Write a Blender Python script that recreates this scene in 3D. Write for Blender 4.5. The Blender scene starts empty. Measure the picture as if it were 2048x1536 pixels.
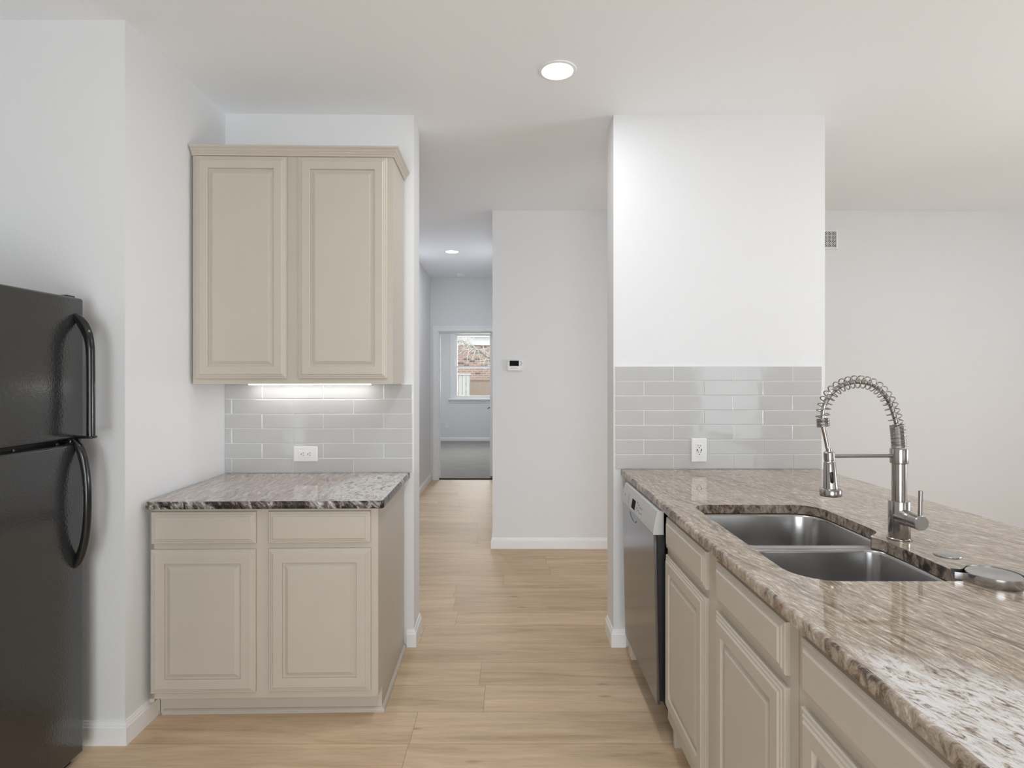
import bpy, bmesh, math, random
from mathutils import Vector, Matrix
R = math.radians
C = bpy.context.scene.collection
S = bpy.context.scene

# ------------------------------------------------------------------ camera, world, lights, exposure
HC = 1.388                                   # lens height
cam = bpy.data.cameras.new('camera'); cam.sensor_width = 36.0; cam.lens = 36.0*1133/2048
cam.shift_x = 6/2048; cam.shift_y = -13/2048; cam.clip_start = 0.02
co = bpy.data.objects.new('camera', cam); C.objects.link(co)
co.location = (0, 0, HC); co.rotation_euler = (R(90), 0, 0); S.camera = co

w = bpy.data.worlds.new('sky'); S.world = w; w.use_nodes = True
w.node_tree.nodes['Background'].inputs[0].default_value = (0.86, 0.93, 1.0, 1)
w.node_tree.nodes['Background'].inputs[1].default_value = 3.0

def area(name, loc, rot, sx, sy, power, col=(1, 1, 1), shape='RECTANGLE', parent=None):
    l = bpy.data.lights.new(name, 'AREA'); l.shape = shape; l.size = sx; l.size_y = sy
    l.energy = power; l.color = col
    o = bpy.data.objects.new(name, l); C.objects.link(o); o.location = loc; o.rotation_euler = rot
    if parent: o.parent = parent
    return o
# watts: right and bedroom window light, the visible recessed lamps, and added fill lamps
LP = dict(patio=60, right_up=60, right=8, patio_up=10, bed=50, bed2=20, down=5.2, kit=6, kit3=3.5, liv2=17, hall=8.2, under=0.26)
DAY = (0.95, 0.985, 1.03)
LAMP = (0.945, 0.985, 1.045)
area('daylight', (-0.1, -2.49, 1.08), (R(90), 0, 0), 1.9, 1.95, LP['patio'], DAY)  # added front fill at the unseen tall window behind the camera
area('daylight', (5.34, 1.4, 1.4), (R(90), 0, R(90)), 1.5, 1.5, LP['right'], DAY)
# upward fill lamps added at those windows to brighten the ceiling
area('daylight', (-0.1, -2.49, 0.55), (R(140), 0, 0), 1.9, 0.9, LP['patio_up'], DAY)
area('daylight', (5.34, 1.4, 1.0), (R(140), 0, R(90)), 1.5, 0.7, LP['right_up'], DAY)
area('daylight', (-0.62, 12.46, 1.62), (R(90), 0, R(180)), 0.95, 1.25, LP['bed'], (1.0, 0.98, 0.955))
# unseen ceiling lamps added as fill for kitchen, living room and bedroom
for lx, ly, p in ((0.1, 0.9, 'kit'), (0.2, 1.55, 'kit3'), (3.0, 2.2, 'liv2'), (-0.8, 10.4, 'bed2')):
    area('ceiling_lamp', (lx, ly, 2.735), (0, 0, 0), 0.14, 0.14, LP[p], LAMP, 'DISK')

S.view_settings.view_transform = 'Standard'; S.view_settings.look = 'None'
S.view_settings.exposure = 0.07; S.view_settings.gamma = 1.0; S.view_settings.use_curve_mapping = False
cy = S.cycles
cy.max_bounces = 12; cy.diffuse_bounces = 9; cy.glossy_bounces = 5; cy.transmission_bounces = 4
cy.transparent_max_bounces = 8; cy.caustics_reflective = False; cy.caustics_refractive = False
cy.sample_clamp_indirect = 6.0; cy.use_denoising = True

# ------------------------------------------------------------------ node helpers and materials
class NT:
    def __init__(s, name):
        s.m = bpy.data.materials.new(name); s.m.use_nodes = True
        s.t = s.m.node_tree; s.b = s.t.nodes['Principled BSDF']; s.out = s.t.nodes['Material Output']
    def n(s, typ, ins=None, **props):
        nd = s.t.nodes.new(typ)
        for k, v in props.items(): setattr(nd, k, v)
        for k, v in (ins or {}).items(): s.put(nd.inputs[k], v)
        return nd
    def put(s, sock, v):
        if isinstance(v, bpy.types.NodeSocket): s.t.links.new(v, sock)
        elif isinstance(v, bpy.types.Node): s.t.links.new(v.outputs[0], sock)
        else: sock.default_value = v
    def ma(s, op, a, b=0.0, c=0.0, clamp=False):
        return s.n('ShaderNodeMath', {0: a, 1: b, 2: c}, operation=op, use_clamp=clamp).outputs[0]
    def mix(s, f, a, b, blend='MIX'):
        nd = s.n('ShaderNodeMix', data_type='RGBA', blend_type=blend)
        s.put(nd.inputs[0], f); s.put(nd.inputs[6], a); s.put(nd.inputs[7], b)
        return nd.outputs[2]
    def ramp(s, f, stops, interp='LINEAR'):
        nd = s.n('ShaderNodeValToRGB', {0: f}); cr = nd.color_ramp; cr.interpolation = interp
        while len(cr.elements) < len(stops): cr.elements.new(0.5)
        for e, (p, c) in zip(cr.elements, stops):
            e.position = p; e.color = c if len(c) == 4 else (*c, 1)
        return nd.outputs[0]
    def noise(s, vec, scale, detail=4, rough=0.5, dist=0.0):
        return s.n('ShaderNodeTexNoise', {'Vector': vec, 'Scale': scale, 'Detail': detail, 'Roughness': rough, 'Distortion': dist}).outputs[0]
    def coords(s, loc=(0, 0, 0), rot=(0, 0, 0), scale=(1, 1, 1)):
        tc = s.n('ShaderNodeTexCoord')
        mp = s.n('ShaderNodeMapping', {'Vector': tc.outputs['Object'], 'Location': loc, 'Rotation': rot, 'Scale': scale})
        return mp.outputs[0]
    def set(s, **k):
        for a, v in k.items(): s.put(s.b.inputs[a.replace('_', ' ')], v)
        return s
    def bump(s, h, strength, dist=0.002):
        nd = s.n('ShaderNodeBump', {'Height': h, 'Strength': strength, 'Distance': dist})
        s.put(s.b.inputs['Normal'], nd.outputs[0])
def g(v): return (v, v, v, 1)
def plain(name, col, rough=0.5, metal=0.0, **k):
    t = NT(name); t.set(Base_Color=(*col, 1), Roughness=rough, Metallic=metal, **k)
    # slight natural unevenness so that no surface is perfectly uniform
    v = t.noise(t.coords(), 9.0, 3)
    t.put(t.b.inputs['Base Color'], t.mix(v, tuple(c*0.97 for c in col)+(1,), tuple(min(1, c*1.03) for c in col)+(1,)))
    return t.m
def emit(name, col, strength):
    t = NT(name); t.set(Base_Color=(*col, 1), Emission_Color=(*col, 1), Emission_Strength=strength); return t.m

def paint(name, col, bump=0.12, scale=210, rough=0.6):
    t = NT(name); c = t.coords()
    n1 = t.noise(c, scale, 3, 0.55); n2 = t.noise(c, scale*0.35, 2)
    t.set(Base_Color=(*col, 1), Roughness=rough)
    t.bump(t.ma('ADD', n1, t.ma('MULTIPLY', n2, 0.6)), bump, 0.004); return t.m
M = {}
M['wall'] = paint('wall_paint', (0.775, 0.78, 0.79), 0.16)
M['ceiling'] = paint('ceiling_paint', (0.905, 0.925, 0.95), 0.10)
M['trim'] = plain('trim_paint', (0.87, 0.873, 0.88), 0.35)
M['cabinet'] = plain('cabinet_paint', (0.53, 0.482, 0.415), 0.42)
M['white_plastic'] = plain('white_plastic', (0.84, 0.84, 0.84), 0.3)
M['dark_slot'] = plain('dark_slot', (0.012, 0.012, 0.012), 0.7, Specular_IOR_Level=0.2)
M['grey_mark'] = plain('grey_mark', (0.30, 0.30, 0.30), 0.5)
M['screen'] = plain('screen', (0.006, 0.006, 0.006), 0.7, Specular_IOR_Level=0.15)
M['black_plastic'] = plain('black_plastic', (0.012, 0.012, 0.012), 0.14)
M['black_matte'] = plain('black_matte', (0.014, 0.014, 0.014), 0.45)
M['grout'] = plain('grout', (0.78, 0.78, 0.77), 0.7)
M['lens'] = emit('lamp_lens', (1, 1, 1), 6)
M['led'] = emit('led_strip', (1, 0.99, 0.97), 5)
M['wood_scrap'] = plain('raw_wood', (0.62, 0.52, 0.45), 0.7)

def mk_tile():
    t = NT('glazed_tile'); c = t.coords()
    v = t.noise(c, 7, 3)
    t.set(Base_Color=t.mix(v, (0.50, 0.50, 0.495, 1), (0.56, 0.56, 0.555, 1)), Roughness=0.07, IOR=1.55)
    t.bump(t.noise(t.coords(scale=(1, 1, 1)), 16, 1), 0.10, 0.006); return t.m
M['tile'] = mk_tile()

def mk_fridge():
    t = NT('textured_black_enamel'); c = t.coords()
    t.set(Base_Color=(0.026, 0.0265, 0.027, 1), Roughness=0.13, IOR=1.7)
    t.bump(t.noise(c, 150, 2, 0.5), 0.22, 0.003); return t.m
M['fridge'] = mk_fridge()

def mk_steel(name, col, rough, sc):
    t = NT(name); c = t.coords(scale=sc)
    v = t.noise(c, 60, 4)
    t.set(Base_Color=t.mix(v, tuple(x*0.93 for x in col)+(1,), tuple(x*1.05 for x in col)+(1,)), Metallic=1.0,
          Roughness=t.ma('MULTIPLY_ADD', v, 0.10, rough-0.05)); return t.m
M['steel'] = mk_steel('brushed_steel', (0.50, 0.495, 0.49), 0.25, (0.2, 0.2, 0.2))
M['nickel'] = mk_steel('brushed_nickel', (0.40, 0.375, 0.355), 0.22, (1, 1, 10))
M['door_steel'] = mk_steel('dishwasher_steel', (0.24, 0.26, 0.30), 0.17, (4, 0.3, 12))
M['silver'] = plain('silver_paint', (0.60, 0.60, 0.60), 0.35, 0.35)

def mk_floor():
    t = NT('oak_planks'); tc = t.n('ShaderNodeTexCoord')
    sx = t.n('ShaderNodeSeparateXYZ', {0: tc.outputs['Object']})
    X, Y = sx.outputs[0], sx.outputs[1]
    PW, PL = 0.2047, 1.22
    q = t.ma('DIVIDE', t.ma('SUBTRACT', Y, 2.146), PW)
    row = t.ma('FLOOR', q); v = t.ma('FRACT', q)
    wn = t.n('ShaderNodeTexWhiteNoise', {'W': t.ma('ADD', row, 3.37)}, noise_dimensions='1D')
    u = t.ma('DIVIDE', t.ma('ADD', X, t.ma('MULTIPLY', wn.outputs[0], 7.1)), PL)
    col = t.ma('FLOOR', u); fu = t.ma('FRACT', u)
    cv = t.n('ShaderNodeCombineXYZ', {0: row, 1: col, 2: 1.7})
    rn = t.n('ShaderNodeTexWhiteNoise', {'Vector': cv.outputs[0]}, noise_dimensions='3D').outputs[0]
    ev = t.ma('MULTIPLY', t.ma('MINIMUM', v, t.ma('SUBTRACT', 1.0, v)), PW)
    eu = t.ma('MULTIPLY', t.ma('MINIMUM', fu, t.ma('SUBTRACT', 1.0, fu)), PL)
    e = t.ma('MINIMUM', ev, eu)
    joint = t.ma('SUBTRACT', 1.0, t.ma('DIVIDE', e, 0.0022, clamp=True), clamp=True)
    gx = t.n('ShaderNodeCombineXYZ', {0: t.ma('MULTIPLY_ADD', rn, 37.0, X), 1: t.ma('MULTIPLY', Y, 11.0), 2: t.ma('MULTIPLY', rn, 11.0)})
    n1 = t.noise(gx.outputs[0], 1.7, 9, 0.62, 0.7)
    gx2 = t.n('ShaderNodeCombineXYZ', {0: t.ma('MULTIPLY_ADD', rn, 17.0, X), 1: t.ma('MULTIPLY', Y, 4.0), 2: t.ma('MULTIPLY', rn, 5.0)})
    n2 = t.noise(gx2.outputs[0], 1.3, 3, 0.5, 0.4)
    gx3 = t.n('ShaderNodeCombineXYZ', {0: t.ma('MULTIPLY', X, 4.0), 1: t.ma('MULTIPLY', Y, 45.0), 2: rn})
    n3 = t.noise(gx3.outputs[0], 3.0, 4, 0.6)
    base = t.ramp(n1, [(0.25, (0.40, 0.275, 0.165)), (0.42, (0.55, 0.405, 0.265)), (0.60, (0.63, 0.48, 0.325)), (0.8, (0.69, 0.545, 0.385))])
    dk = t.ramp(n2, [(0.28, g(0.86)), (0.45, g(1.0)), (0.75, g(1.04))])
    base = t.mix(1.0, base, dk, 'MULTIPLY')
    base = t.mix(1.0, base, t.ramp(n3, [(0.3, g(0.92)), (0.6, g(1.03))]), 'MULTIPLY')
    base = t.mix(1.0, base, t.ramp(rn, [(0.0, g(0.98)), (1.0, g(1.14))]), 'MULTIPLY')
    # knots
    gk = t.n('ShaderNodeCombineXYZ', {0: t.ma('MULTIPLY_ADD', rn, 9.0, t.ma('MULTIPLY', X, 2.6)), 1: t.ma('MULTIPLY', Y, 9.0), 2: t.ma('MULTIPLY', rn, 3.0)})
    vo = t.n('ShaderNodeTexVoronoi', {'Vector': gk.outputs[0], 'Scale': 0.8}).outputs[0]
    kn = t.ramp(vo, [(0.02, g(0.5)), (0.085, g(1.0))])
    base = t.mix(0.75, base, kn, 'MULTIPLY')
    base = t.mix(t.ma('MULTIPLY', joint, 0.55), base, (0.16, 0.11, 0.07, 1))
    t.set(Base_Color=base, Roughness=t.ma('MULTIPLY_ADD', n1, 0.15, 0.46), Specular_IOR_Level=0.35)
    t.bump(t.ma('SUBTRACT', t.ma('MULTIPLY', n3, 0.12), joint), 0.25, 0.0015)
    return t.m
M['floor'] = mk_floor()

def mk_granite(name, rot, warm, pale, white_at, seed, darkmid, fq=1.0):
    """layered stone: fine streaks along one direction, darker seams, pale mottled areas"""
    t = NT(name)
    c = t.coords(loc=(seed, seed*0.7, 0), rot=(0, 0, rot), scale=(1, 1, 1))
    wob = t.noise(c, 2.2, 3)
    sp = t.n('ShaderNodeSeparateXYZ', {0: c})
    U = sp.outputs[0]; V = t.ma('MULTIPLY_ADD', wob, 0.16, sp.outputs[1])
    def st(fu, fv, off, det, rough=0.6, dist=0.3):
        cv = t.n('ShaderNodeCombineXYZ', {0: t.ma('MULTIPLY_ADD', U, fu*fq, off), 1: t.ma('MULTIPLY', V, fv*fq), 2: off})
        return t.noise(cv.outputs[0], 1.0, det, rough, dist)
    a = st(22, 120, 0.0, 8, 0.74); b = st(1.6, 11, 4.1, 4, 0.55); d = st(16, 130, 9.3, 6, 0.66, 0.9)
    base = t.ramp(a, [(0.33, tuple(x*0.34 for x in warm)), (0.44, tuple(x*0.78 for x in warm)), (0.52, warm), (0.61, pale)])
    band = t.ramp(b, [(0.30, g(0.84)), (0.46, g(1.0)), (0.66, g(1.10))])
    base = t.mix(1.0, base, band, 'MULTIPLY')
    vein = t.ramp(t.ma('ABSOLUTE', t.ma('SUBTRACT', d, 0.5)), [(0.0, g(1.0)), (0.035, g(0.0))])
    base = t.mix(t.ma('MULTIPLY', vein, 0.7), base, (*darkmid, 1))
    # long brown seams
    s2 = st(0.8, 7.5, 13.7, 5, 0.6, 0.2)
    seam = t.ramp(t.ma('ABSOLUTE', t.ma('SUBTRACT', s2, 0.47)), [(0.0, g(1.0)), (0.008, g(0.75)), (0.018, g(0.0))])
    base = t.mix(t.ma('MULTIPLY', seam, 0.6), base, (*darkmid, 1))
    # pale mottled zone
    tc = t.n('ShaderNodeTexCoord').outputs['Object']
    dv = t.n('ShaderNodeVectorMath', {0: tc, 1: (white_at[0], white_at[1], 0)}, operation='SUBTRACT').outputs[0]
    dv = t.n('ShaderNodeVectorMath', {0: dv, 1: (1/white_at[2], 1/white_at[3], 0)}, operation='MULTIPLY').outputs[0]
    dl = t.n('ShaderNodeVectorMath', {0: dv}, operation='LENGTH').outputs[1]
    mk = t.ramp(t.ma('ADD', dl, t.ma('MULTIPLY_ADD', b, 1.3, -0.65)), [(0.80, g(1.0)), (1.15, g(0.0))])
    e = st(36, 84, 2.2, 8, 0.74, 1.0)
    mot = t.ramp(e, [(0.32, (0.035, 0.026, 0.02)), (0.385, (0.20, 0.155, 0.12)), (0.45, (0.50, 0.44, 0.38)), (0.51, (0.68, 0.67, 0.66)), (0.7, (0.78, 0.785, 0.79))])
    base = t.mix(mk, base, mot)
    t.set(Base_Color=base, Roughness=0.035, IOR=1.55)
    return t.m
M['granite_bar'] = mk_granite('bar_granite', R(75), (0.42, 0.342, 0.258), (0.66, 0.60, 0.515), (0.64, 0.52, 0.30, 0.46), 0.0, (0.115, 0.08, 0.058))
M['granite_nook'] = mk_granite('nook_granite', R(88), (0.51, 0.43, 0.39), (0.68, 0.62, 0.585), (0.88, -0.36, 0.26, 0.42), 3.1, (0.29, 0.235, 0.205), 0.5)
def mk_edge(name, stops, sc, shear):
    t = NT(name); tc = t.n('ShaderNodeTexCoord').outputs['Object']
    sp = t.n('ShaderNodeSeparateXYZ', {0: tc})
    al = t.ma('ADD', t.ma('ADD', sp.outputs[0], sp.outputs[1]), t.ma('MULTIPLY', sp.outputs[2], shear))
    cv = t.n('ShaderNodeCombineXYZ', {0: t.ma('MULTIPLY', al, sc), 1: t.ma('MULTIPLY', sp.outputs[2], sc*0.6), 2: t.ma('MULTIPLY', sp.outputs[0], 0.8)})
    big = t.noise(cv.outputs[0], 0.16, 3, 0.5)
    a = t.noise(cv.outputs[0], 1.0, 8, 0.74, 0.7)
    a2 = t.ma('ADD', a, t.ma('MULTIPLY_ADD', big, 0.5, -0.25))
    t.set(Base_Color=t.ramp(a2, stops), Roughness=0.16, IOR=1.55)
    t.bump(a, 0.4, 0.003); return t.m
M['edge_bar'] = mk_edge('bar_granite_edge', [(0.33, (0.03, 0.022, 0.016)), (0.42, (0.15, 0.11, 0.08)), (0.52, (0.34, 0.275, 0.215)), (0.62, (0.46, 0.39, 0.32)), (0.72, (0.68, 0.64, 0.60))], 52, 0.0)
M['edge_nook'] = mk_edge('nook_granite_edge', [(0.40, (0.008, 0.007, 0.006)), (0.47, (0.045, 0.034, 0.027)), (0.53, (0.15, 0.118, 0.10)), (0.59, (0.30, 0.28, 0.26)), (0.68, (0.62, 0.62, 0.62))], 46, 0.5)

def mk_carpet():
    t = NT('grey_carpet'); c = t.coords()
    v = t.noise(c, 60, 4, 0.7); b = t.noise(t.coords(scale=(1, 3, 1)), 3.5, 3)
    t.set(Base_Color=t.mix(t.ma('MULTIPLY_ADD', b, 0.6, t.ma('MULTIPLY', v, 0.4)), (0.20, 0.19, 0.175, 1), (0.40, 0.385, 0.36, 1)), Roughness=0.95)
    t.bump(v, 0.6, 0.01); return t.m
M['carpet'] = mk_carpet()
def mk_brick():
    t = NT('red_brick')
    tc = t.n('ShaderNodeTexCoord').outputs['Object']; sp = t.n('ShaderNodeSeparateXYZ', {0: tc})
    cv = t.n('ShaderNodeCombineXYZ', {0: sp.outputs[0], 1: sp.outputs[2], 2: 0.0})
    bk = t.n('ShaderNodeTexBrick', {'Vector': cv.outputs[0], 'Color1': (0.40, 0.235, 0.18, 1), 'Color2': (0.28, 0.18, 0.15, 1), 'Mortar': (0.46, 0.42, 0.385, 1),
            'Scale': 1.0, 'Mortar Size': 0.009, 'Bias': -0.2, 'Brick Width': 0.21, 'Row Height': 0.076})
    dn = t.n('ShaderNodeTexWhiteNoise', {'Vector': t.n('ShaderNodeVectorMath', {0: t.n('ShaderNodeVectorMath', {0: cv.outputs[0], 1: (1/0.21, 1/0.076, 1)}, operation='MULTIPLY').outputs[0]}, operation='FLOOR').outputs[0]}, noise_dimensions='3D').outputs[0]
    dark = t.ramp(dn, [(0.80, g(1.0)), (0.84, (0.42, 0.5, 0.56, 1))], 'CONSTANT')
    t.set(Base_Color=t.mix(1.0, bk.outputs[0], dark, 'MULTIPLY'), Roughness=0.85); return t.m
M['brick'] = mk_brick()
def mk_boards(name, c1, c2, sc):
    t = NT(name); v = t.noise(t.coords(scale=(sc, sc, 1.2)), 3, 5, 0.6)
    t.set(Base_Color=t.mix(v, (*c1, 1), (*c2, 1)), Roughness=0.8); return t.m
M['pale_fence'] = mk_boards('weathered_white_boards', (0.36, 0.35, 0.33), (0.52, 0.51, 0.49), 20)
M['tan_fence'] = mk_boards('tan_cedar_boards', (0.25, 0.185, 0.145), (0.38, 0.29, 0.235), 14)
M['bark'] = plain('pale_bark', (0.56, 0.51, 0.45), 0.85)
M['dark_bark'] = plain('grey_bark', (0.25, 0.22, 0.20), 0.85)
M['roof'] = plain('roof_shingle', (0.22, 0.20, 0.19), 0.9)
M['ground'] = plain('dry_lawn', (0.34, 0.31, 0.22), 0.95)
def mk_glass():
    t = NT('window_glass')
    tr = t.n('ShaderNodeBsdfTransparent', {0: (0.97, 0.98, 0.975, 1)}); gl = t.n('ShaderNodeBsdfGlossy', {'Roughness': 0.02})
    fr = t.n('ShaderNodeFresnel', {0: 1.45}); mx = t.n('ShaderNodeMixShader', {0: t.ma('MULTIPLY', fr.outputs[0], 0.8), 1: tr.outputs[0], 2: gl.outputs[0]})
    t.t.links.new(mx.outputs[0], t.out.inputs[0]); return t.m
M['glass'] = mk_glass()

# ------------------------------------------------------------------ mesh helpers
def link(o, parent=None):
    C.objects.link(o)
    if parent is not None: o.parent = parent
    return o
def obj(name, bm, mats, parent=None, loc=(0, 0, 0), rot=(0, 0, 0), smooth=None):
    bmesh.ops.recalc_face_normals(bm, faces=bm.faces)
    me = bpy.data.meshes.new(name); bm.to_mesh(me); bm.free()
    for m in (mats if isinstance(mats, (list, tuple)) else [mats]): me.materials.append(M[m])
    if smooth is not None:
        for p in me.polygons: p.use_smooth = True
        me.set_sharp_from_angle(angle=R(smooth))
    o = bpy.data.objects.new(name, me); o.location = loc; o.rotation_euler = rot
    return link(o, parent)
def thing(name, label, cat, loc=(0, 0, 0), rotz=0, group=None):
    o = bpy.data.objects.new(name, None); o.empty_display_size = 0.05
    o.location = loc; o.rotation_euler = (0, 0, rotz); link(o)
    return tag(o, label, cat, group)
def tag(o, label, cat, group=None):
    o['label'] = label; o['category'] = cat
    if group: o['group'] = group
    return o
def struct(o, label=None, cat=None):
    o['kind'] = 'structure'
    if label: o['label'] = label
    if cat: o['category'] = cat
    return o
B = bmesh.new
def box(bm, x0, x1, y0, y1, z0, z1, bev=0.0, seg=2, mi=0):
    r = bmesh.ops.create_cube(bm, size=1.0, matrix=Matrix.Translation(((x0+x1)/2, (y0+y1)/2, (z0+z1)/2)) @ Matrix.Diagonal((abs(x1-x0), abs(y1-y0), abs(z1-z0), 1)))
    vs = r['verts']; fs = {f for v in vs for f in v.link_faces}
    for f in fs: f.material_index = mi
    if bev > 0:
        es = {e for v in vs for e in v.link_edges}
        q = bmesh.ops.bevel(bm, geom=list(es), offset=bev, segments=seg, profile=0.5, affect='EDGES')
        for f in q['faces']: f.material_index = mi
    return bm
def prism(bm, pts, z0, z1, mi=0):
    lo = [bm.verts.new((p[0], p[1], z0)) for p in pts]; hi = [bm.verts.new((p[0], p[1], z1)) for p in pts]
    n = len(pts); fs = [bm.faces.new(lo[::-1]), bm.faces.new(hi)]
    for i in range(n): fs.append(bm.faces.new((lo[i], lo[(i+1) % n], hi[(i+1) % n], hi[i])))
    for f in fs: f.material_index = mi
    return bm
def rings(bm, loops, cap0=True, cap1=True, closed=True, mi=0):
    vs = [[bm.verts.new(p) for p in lp] for lp in loops]
    n = len(vs[0])
    for a, b in zip(vs, vs[1:]):
        for i in range(n if closed else n-1):
            f = bm.faces.new((a[i], a[(i+1) % n], b[(i+1) % n], b[i])); f.material_index = mi
    if cap0: bm.faces.new(vs[0][::-1]).material_index = mi
    if cap1: bm.faces.new(vs[-1]).material_index = mi
    return vs
def lathe(bm, prof, seg=32, mat=None, cap=True, mi=0):
    mat = mat or Matrix.Identity(4)
    lps = [[mat @ Vector((r*math.cos(2*math.pi*k/seg), r*math.sin(2*math.pi*k/seg), z)) for k in range(seg)] for r, z in prof]
    rings(bm, lps, cap, cap, mi=mi); return bm
def cyl_between(p, q):
    p, q = Vector(p), Vector(q); d = q-p
    return Matrix.Translation(p) @ d.to_track_quat('Z', 'Y').to_matrix().to_4x4(), d.length
def rod(bm, p, q, r, seg=20, bev=0.0):
    m, L = cyl_between(p, q)
    pr = [(r, 0), (r, L)] if not bev else [(r-bev, 0), (r, bev), (r, L-bev), (r-bev, L)]
    return lathe(bm, pr, seg, m)
def tube(bm, pts, r, seg=10, cap=True, r2=None):
    pts = [Vector(p) for p in pts]; n = len(pts); lps = []
    t0 = (pts[1]-pts[0]).normalized(); up = Vector((0, 1, 0)) if abs(t0.y) < 0.9 else Vector((0, 0, 1))
    nrm = (up - t0*up.dot(t0)).normalized()
    for i in range(n):
        t = (pts[min(i+1, n-1)]-pts[max(i-1, 0)]).normalized()
        nrm = (nrm - t*nrm.dot(t)).normalized(); bn = t.cross(nrm)
        ri = r[i] if isinstance(r, (list, tuple)) else r
        rb = ri if r2 is None else r2
        if r2 is not None and isinstance(r2, (list, tuple)): rb = r2[i]
        lps.append([pts[i] + nrm*(ri*math.cos(2*math.pi*k/seg)) + bn*(rb*math.sin(2*math.pi*k/seg)) for k in range(seg)])
    rings(bm, lps, cap, cap); return bm
def smooth_path(pts, sub=8):
    pts = [Vector(p) for p in pts]; out = []
    for i in range(len(pts)-1):
        p0, p1, p2, p3 = pts[max(i-1, 0)], pts[i], pts[i+1], pts[min(i+2, len(pts)-1)]
        for k in range(sub):
            u = k/sub
            out.append(0.5*((2*p1)+(p2-p0)*u+(2*p0-5*p1+4*p2-p3)*u*u+(3*p1-p0-3*p2+p3)*u**3))
    out.append(pts[-1]); return out
def sweep(bm, path, prof, side=1):
    """profile (out, z) carried along a floor-plan polyline with mitred corners; side=+1 puts 'out' to the right of travel"""
    P = [Vector((p[0], p[1])) for p in path]; n = len(P); nr = []
    for i in range(n-1):
        d = (P[i+1]-P[i]).normalized(); nr.append(Vector((d.y, -d.x))*side)
    lps = []
    for i in range(n):
        a = nr[max(i-1, 0)]; b = nr[min(i, n-2)]; m = (a+b).normalized(); k = 1/max(0.3, m.dot(a))
        lps.append([(P[i].x+m.x*o*k, P[i].y+m.y*o*k, z) for o, z in prof])
    rings(bm, lps); return bm
def rrect(x0, x1, y0, y1, rad, seg=8):
    """rounded rectangle, counter-clockwise from the low-left corner; rad = (ll, lr, ur, ul)"""
    out = []
    for (cx, cy, r, a0) in ((x0+rad[0], y0+rad[0], rad[0], 180), (x1-rad[1], y0+rad[1], rad[1], 270), (x1-rad[2], y1-rad[2], rad[2], 0), (x0+rad[3], y1-rad[3], rad[3], 90)):
        for k in range(seg+1):
            a = R(a0+90*k/seg); out.append((cx+r*math.cos(a), cy+r*math.sin(a)))
    return out
def dup(root, loc, rotz=None):
    r = root.copy(); C.objects.link(r); r.location = loc
    if rotz is not None: r.rotation_euler = (0, 0, rotz)
    for ch in list(root.children):
        c = ch.copy(); C.objects.link(c); c.parent = r
        for gch in list(ch.children):
            d = gch.copy(); C.objects.link(d); d.parent = c
    return r

EDGE = [(0, 0), (0, -0.010), (0.003, -0.0125), (0.009, -0.0130), (0.012, -0.0155), (0.017, -0.0160), (0.021, -0.0195)]
PANEL = [(0.054, -0.0195), (0.0565, -0.0175), (0.0575, -0.0105), (0.0650, -0.0105), (0.0800, -0.0175)]
def panel_mesh(wd, ht, prof):
    bm = B()
    lps = [[(i, y, i), (wd-i, y, i), (wd-i, y, ht-i), (i, y, ht-i)] for i, y in prof]
    rings(bm, lps); return bm
def cab_door(parent, x0, x1, z0, z1, y, name='door'):
    return obj(name, panel_mesh(x1-x0, z1-z0, EDGE+PANEL), 'cabinet', parent, (x0, y, z0))
def cab_drawer(parent, x0, x1, z0, z1, y, name='drawer'):
    return obj(name, panel_mesh(x1-x0, z1-z0, EDGE), 'cabinet', parent, (x0, y, z0))

CEIL = 2.743
# ------------------------------------------------------------------ the setting
struct(obj('floor', box(B(), -2.6, 5.4, -3.4, 7.72, -0.06, 0), 'floor'))
struct(obj('floor_bedroom', box(B(), -2.2, 2.2, 7.72, 12.45, -0.06, 0.012), 'carpet'))
struct(obj('ceiling', box(B(), -2.6, 5.4, -3.4, 12.6, CEIL, CEIL+0.1), 'ceiling'))
def wall(name, *boxes):
    bm = B()
    for b in boxes: box(bm, *b)
    return struct(obj(name, bm, 'wall'))
XL = -1.455                                   # side wall of the nook
wall('wall_left', (-2.6, XL, 2.147, 3.13, 0, CEIL))
wall('wall_fridge', (-2.6, -2.42, -3.3, 2.147, 0, CEIL))
NK = R(1.2); NO = Vector((XL, 2.907, 0))      # the nook's back wall runs very slightly askew
def nk(x, y): return (NO.x + x*math.cos(NK) - y*math.sin(NK), NO.y + x*math.sin(NK) + y*math.cos(NK))
NW = 0.964
struct(obj('wall_nook', prism(B(), [nk(-0.01, 0), nk(NW, 0), nk(NW, 0.2), nk(-0.01, 0.24)], 0, CEIL), 'wall'))
wall('wall_pier', (0.539, 1.631, 2.924, 3.10, 0, CEIL))
wall('wall_far', (-0.134, 5.4, 4.60, 4.74, 0, CEIL))
wall('wall_hall_right', (-0.134, 0.0, 4.74, 7.67, 0, CEIL))
wall('wall_hall_left', (-1.20, -1.063, 3.12, 7.67, 0, CEIL))
DL, DR, DT = -0.968, -0.212, 2.02             # bedroom doorway
wall('wall_hall_end', (-2.2, DL, 7.67, 7.79, 0, CEIL), (DR, 2.2, 7.67, 7.79, 0, CEIL), (DL, DR, 7.67, 7.79, DT, CEIL))
W1 = (-1.205, -0.12, 0.93, 2.36)              # bedroom window opening
wall('wall_bedroom', (-2.2, W1[0], 12.30, 12.42, 0, CEIL), (W1[1], 2.2, 12.30, 12.42, 0, CEIL), (W1[0], W1[1], 12.30, 12.42, 0, W1[2]), (W1[0], W1[1], 12.30, 12.42, W1[3], CEIL))
wall('wall_bedroom_left', (-2.2, -2.05, 7.79, 12.30, 0, CEIL))
wall('wall_bedroom_right', (2.05, 2.2, 7.79, 12.30, 0, CEIL))
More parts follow.
